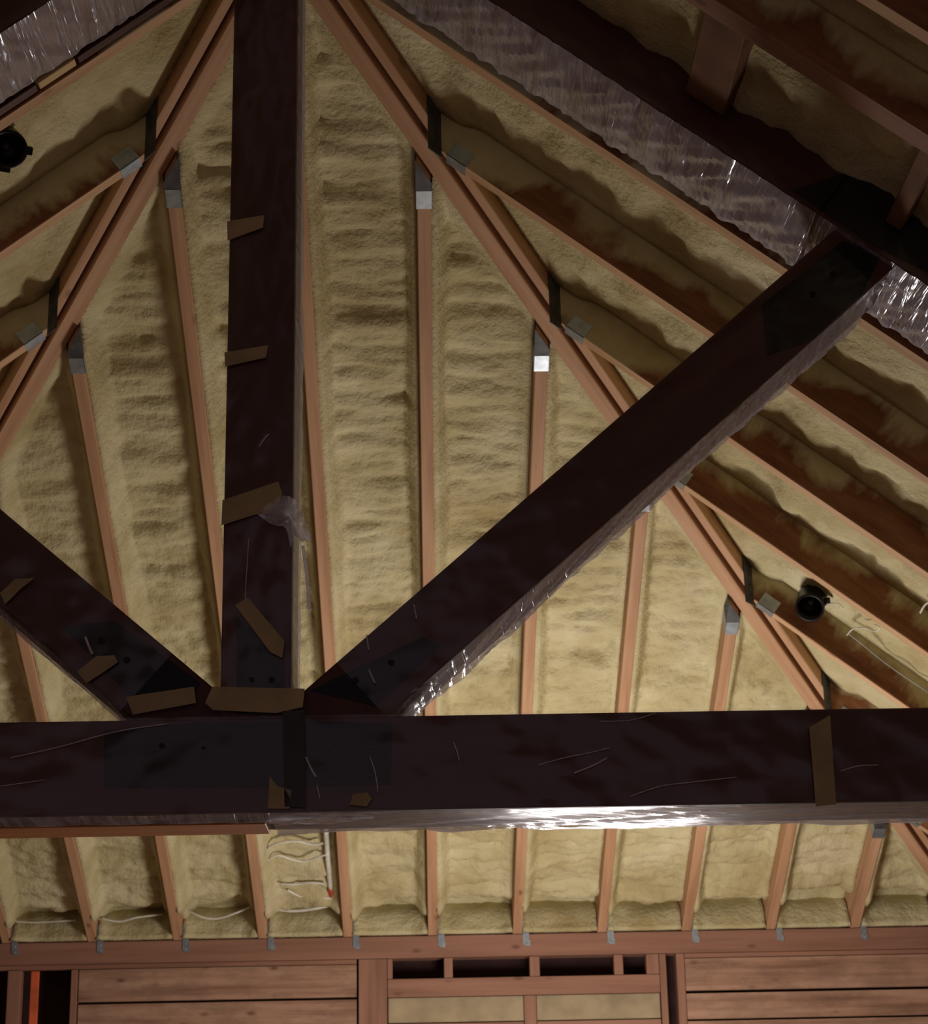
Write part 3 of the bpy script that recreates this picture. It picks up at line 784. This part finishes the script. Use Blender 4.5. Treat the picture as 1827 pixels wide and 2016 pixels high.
# loose bunches of plastic
def flap(par, pts, cen, seed, lab, Y0=YF-0.02, depth=0.03):
    bm = bmesh.new(); O = on_y(*cen, Y0-depth); c = bm.verts.new((0, 0, 0)); rings = []
    n_, k_ = len(pts)*6, 6
    out = []
    for i in range(n_):
        a = i/6; i0 = int(a) % len(pts); f = a-int(a); p, q = pts[i0], pts[(i0+1) % len(pts)]
        out.append((p[0]*(1-f)+q[0]*f, p[1]*(1-f)+q[1]*f))
    for r_ in range(1, k_+1):
        ring = []
        for i, (x, y) in enumerate(out):
            t = r_/k_; P = on_y(cen[0]+(x-cen[0])*t, cen[1]+(y-cen[1])*t, Y0-depth*(1-t))
            P.y += fn(i*0.9, t*2, seed, 3)*0.02*(0.4+t)
            ring.append(bm.verts.new(P-O))
        rings.append(ring)
    for i in range(n_): bm.faces.new((c, rings[0][i], rings[0][(i+1) % n_]))
    for r_ in range(k_-1):
        for i in range(n_): bm.faces.new((rings[r_][i], rings[r_+1][i], rings[r_+1][(i+1) % n_], rings[r_][(i+1) % n_]))
    o = link('plastic_flap', bm_mesh(bm, 'plastic_flap', True), 'milky', par, Matrix.Translation(O)); o['label'] = lab
flap(kp, [(505, 1012), (555, 972), (580, 982), (598, 1015), (612, 1062), (596, 1068), (580, 1052), (572, 1078), (563, 1040), (530, 1030)], (570, 1015), 3.0, 'bunched white plastic on the king post')
flap(bc, [(528, 1592), (600, 1590), (690, 1594), (742, 1590), (735, 1612), (640, 1622), (530, 1622)], (630, 1606), 8.0, 'crumpled white plastic end under the chord', YF+0.06, 0.03)
flap(st, [(768, 1398), (790, 1360), (845, 1318), (862, 1325), (838, 1362), (800, 1392)], (815, 1358), 12.0, 'shiny crumpled plastic at the foot of the strut', YF+0.05, 0.04)
tube('film_fold_glint', [on_y(596, 1075, YF+0.02), on_y(604, 1130, YF+0.03), on_y(609, 1200, YF+0.03)], 0.004, 'milky', kp)

for par, pts, r_ in ((st2, [(168, 1254), (175, 1272), (182, 1288)], 0.0035), (bc, [(602, 1490), (612, 1512), (622, 1530)], 0.003), (bc, [(624, 1545), (630, 1572)], 0.0015),  # wrinkle glints and sheen painted in as thin whitish tubes
    (bc, [(728, 1490), (736, 1512), (742, 1540), (744, 1560)], 0.0015), (st, [(815, 1190), (820, 1218)], 0.0018), (st, [(722, 1250), (726, 1280)], 0.0018), (st, [(726, 1318), (738, 1345)], 0.0022),
    (bc, [(893, 1462), (900, 1480), (904, 1498)], 0.0018), (bc, [(1060, 1506), (1110, 1492), (1160, 1482), (1200, 1472)], 0.0012), (bc, [(1130, 1522), (1170, 1506), (1195, 1492)], 0.0022),
    (bc, [(1240, 1568), (1300, 1548), (1360, 1540), (1450, 1530)], 0.0012), (bc, [(1180, 1420), (1240, 1418), (1290, 1404)], 0.0010), (bc, [(1655, 1518), (1690, 1508), (1730, 1506)], 0.0014),
    (kp, [(490, 1060), (486, 1120), (482, 1190)], 0.0012), (kp, [(510, 880), (522, 862), (530, 855)], 0.0018), (bc, [(20, 1492), (110, 1472), (230, 1440), (330, 1425)], 0.0012), (bc, [(0, 1548), (90, 1535)], 0.0010)):
    tube('film_fold_glint', [fp_(x, y, 0.019 if par in (bc, kp) else 0.008) for x, y in pts], r_, 'milky', par, 6)
# blocking boards standing between the nearest rafters, above the top chord
def block(x, y, w, label):
    P = on_plane(x, y, APEX, nS(1)); down = Vector((math.cos(TS), 0, -math.sin(TS)))
    P0 = Vector((P.x, -5.54, P.z)) + nS(1)*(-0.075); P1 = Vector((P.x, YF-0.02, P.z))+nS(1)*(-0.075)
    o = beam('blocking_board', P0, P1, w, 0.13, -nS(1), 'deck'); tag(o, label, 'blocking', 'blocking boards above the right top chord')
block(1390, 95, 0.12, 'dark brown blocking board above the middle of the right top chord')
block(1800, 330, 0.045, 'dark brown blocking board above the right top chord at the photo edge')

# ------------------------------------------------------------------ black can lights, cables
def can_light(P, ax, label):
    e = bpy.data.objects.new('can_light', None); COL.objects.link(e)
    mw = Matrix.Translation(P) @ Vector(ax).to_track_quat('Z', 'Y').to_matrix().to_4x4(); e.matrix_local = mw; WM[e] = mw
    bm = bmesh.new(); R = 0.056; prof = [(0, 0.0), (R*0.98, 0.0), (R*1.0, 0.10), (R*1.0, 0.112), (R*0.86, 0.112), (R*0.80, 0.06), (R*0.45, 0.045), (0, 0.045)]
    rs = []
    for r_, z in prof:
        rs.append([bm.verts.new((r_*math.cos(a*math.pi/14), r_*math.sin(a*math.pi/14), z)) for a in range(28)] if r_ > 0 else [bm.verts.new((0, 0, z))])
    for a, b in zip(rs, rs[1:]):
        for k in range(28):
            k2 = (k+1) % 28
            if len(a) == 1: bm.faces.new((a[0], b[k2], b[k]))
            elif len(b) == 1: bm.faces.new((a[k], a[k2], b[0]))
            else: bm.faces.new((a[k], a[k2], b[k2], b[k]))
    link('housing', bm_mesh(bm, 'housing', True), 'black', e, mw)
    bm = bmesh.new(); bm_box(bm, R*0.9, R*1.35, -0.012, 0.012, 0.05, 0.075); bevel(bm, 0.002)
    link('mounting_tab', bm_mesh(bm, 'mounting_tab'), 'black', e, mw)
    bm = bmesh.new(); bm_box(bm, -0.02, 0.02, -R*1.32, -R*0.9, 0.05, 0.075); bevel(bm, 0.002)
    link('mounting_tab', bm_mesh(bm, 'mounting_tab'), 'black', e, mw)
    bm = bmesh.new(); bmesh.ops.create_uvsphere(bm, u_segments=12, v_segments=8, radius=0.014, matrix=Matrix.Translation((0, 0, 0.055)))
    link('lamp_socket', bm_mesh(bm, 'lamp_socket', True), 'darkgalv', e, mw)
    tag(e, label, 'can light'); return e
P = on_plane(1602, 1186, APEX-nS(1)*0.10, nS(1))
can_light(P+Vector((0, 0.03, 0.03)), (-0.25, -0.75, -0.6), 'round black can light on the right slope, white wires beside it')
P = on_plane(3, 290, APEX-nS(-1)*0.10, nS(-1))
can_light(P+Vector((0, 0.03, 0.03)), (0.3, -0.75, -0.6), 'round black can light cut by the left edge of the photo')
def cable(pts, plane_pt, n, r, mat, label, cat='cable', group=None):
    P = [on_plane(x, y, plane_pt, n) for x, y in pts]
    return tag(tube('electric_cable', P, r, mat), label, cat, group)
pr = APEX-nS(1)*0.085
cable([(1628, 1190), (1648, 1188), (1660, 1197)], pr, nS(1), 0.003, 'white', 'short white wire sticking out of the right can light')
cable([(1668, 1250), (1680, 1238), (1705, 1236), (1722, 1243), (1732, 1236), (1722, 1230)], pr, nS(1), 0.003, 'white', 'white wire loop hooked over the rafter right of the can light')
cable([(1668, 1246), (1690, 1262), (1750, 1310), (1827, 1362), (1860, 1385)], pr, nS(1), 0.0035, 'grey', 'grey cable sagging down to the right edge below the can light')
cable([(1572, 1222), (1566, 1208), (1574, 1204)], pr, nS(1), 0.007, 'galv', 'small grey metal clip below left of the can light', 'clip')
cable([(1812, 1206), (1822, 1190), (1840, 1180)], pr, nS(1), 0.004, 'white', 'white wire end at the right edge, level with the can light')
ph = Vector((0, 0, 0.0))-nH*0.07
def hcable(pts, r, label, mat='white', dep=0.07): return cable(pts, Vector((0, 0, 0))-nH*dep, nH, r, mat, label)
hcable([(520, 1690), (528, 1670), (548, 1660), (585, 1656), (612, 1662), (636, 1660)], 0.006, 'uppermost arched white cable beside the vertical pipe')
hcable([(520, 1700), (545, 1684), (575, 1692), (600, 1696), (630, 1686), (644, 1682)], 0.005, 'wavy white cable just under the uppermost arched one')
hcable([(552, 1740), (580, 1741), (610, 1738), (640, 1740)], 0.005, 'straight white cable halfway down the pipe')
hcable([(566, 1752), (590, 1764), (620, 1768), (655, 1768)], 0.006, 'white cable curving towards the red fitting')
cable([(532, 1786), (570, 1793), (610, 1790), (655, 1780), (662, 1772)], Vector((0, -0.04, 0)), Vector((0, 1, 0)), 0.008, 'white', 'thick white cable lying lowest in the bay with the pipe')
cable([(365, 1790), (400, 1806), (430, 1808), (465, 1797), (492, 1786)], Vector((0, -0.02, 0)), Vector((0, 1, 0)), 0.005, 'white', 'white cable sagging across the bay left of the pipe bay')
cable([(200, 1808), (235, 1814), (270, 1806), (320, 1800)], Vector((0, -0.02, 0)), Vector((0, 1, 0)), 0.005, 'white', 'white cable across the bay above the left planks')
cable([(10, 1812), (60, 1816), (110, 1814), (150, 1812)], Vector((0, -0.02, 0)), Vector((0, 1, 0)), 0.004, 'white', 'pale cable across the leftmost bay')
pp = bpy.data.objects.new('vent_pipe', None); COL.objects.link(pp)
T_ = [on_plane(x, y, Vector((0, 0, 0))-nH*0.08, nH) for x, y in ((640, 1600), (645, 1680), (651, 1748))]
pp.location = T_[-1]; WM[pp] = Matrix.Translation(T_[-1])
tube('pipe', T_, 0.013, 'white', pp, 12)
T2 = on_plane(654, 1764, Vector((0, 0, 0))-nH*0.08, nH)
o = tube('pipe_fitting', [T_[-1], T2], 0.015, 'red', pp, 12); o['label'] = 'red end fitting'
tag(pp, 'white pipe with a red end fitting between the rafters left of centre', 'pipe')
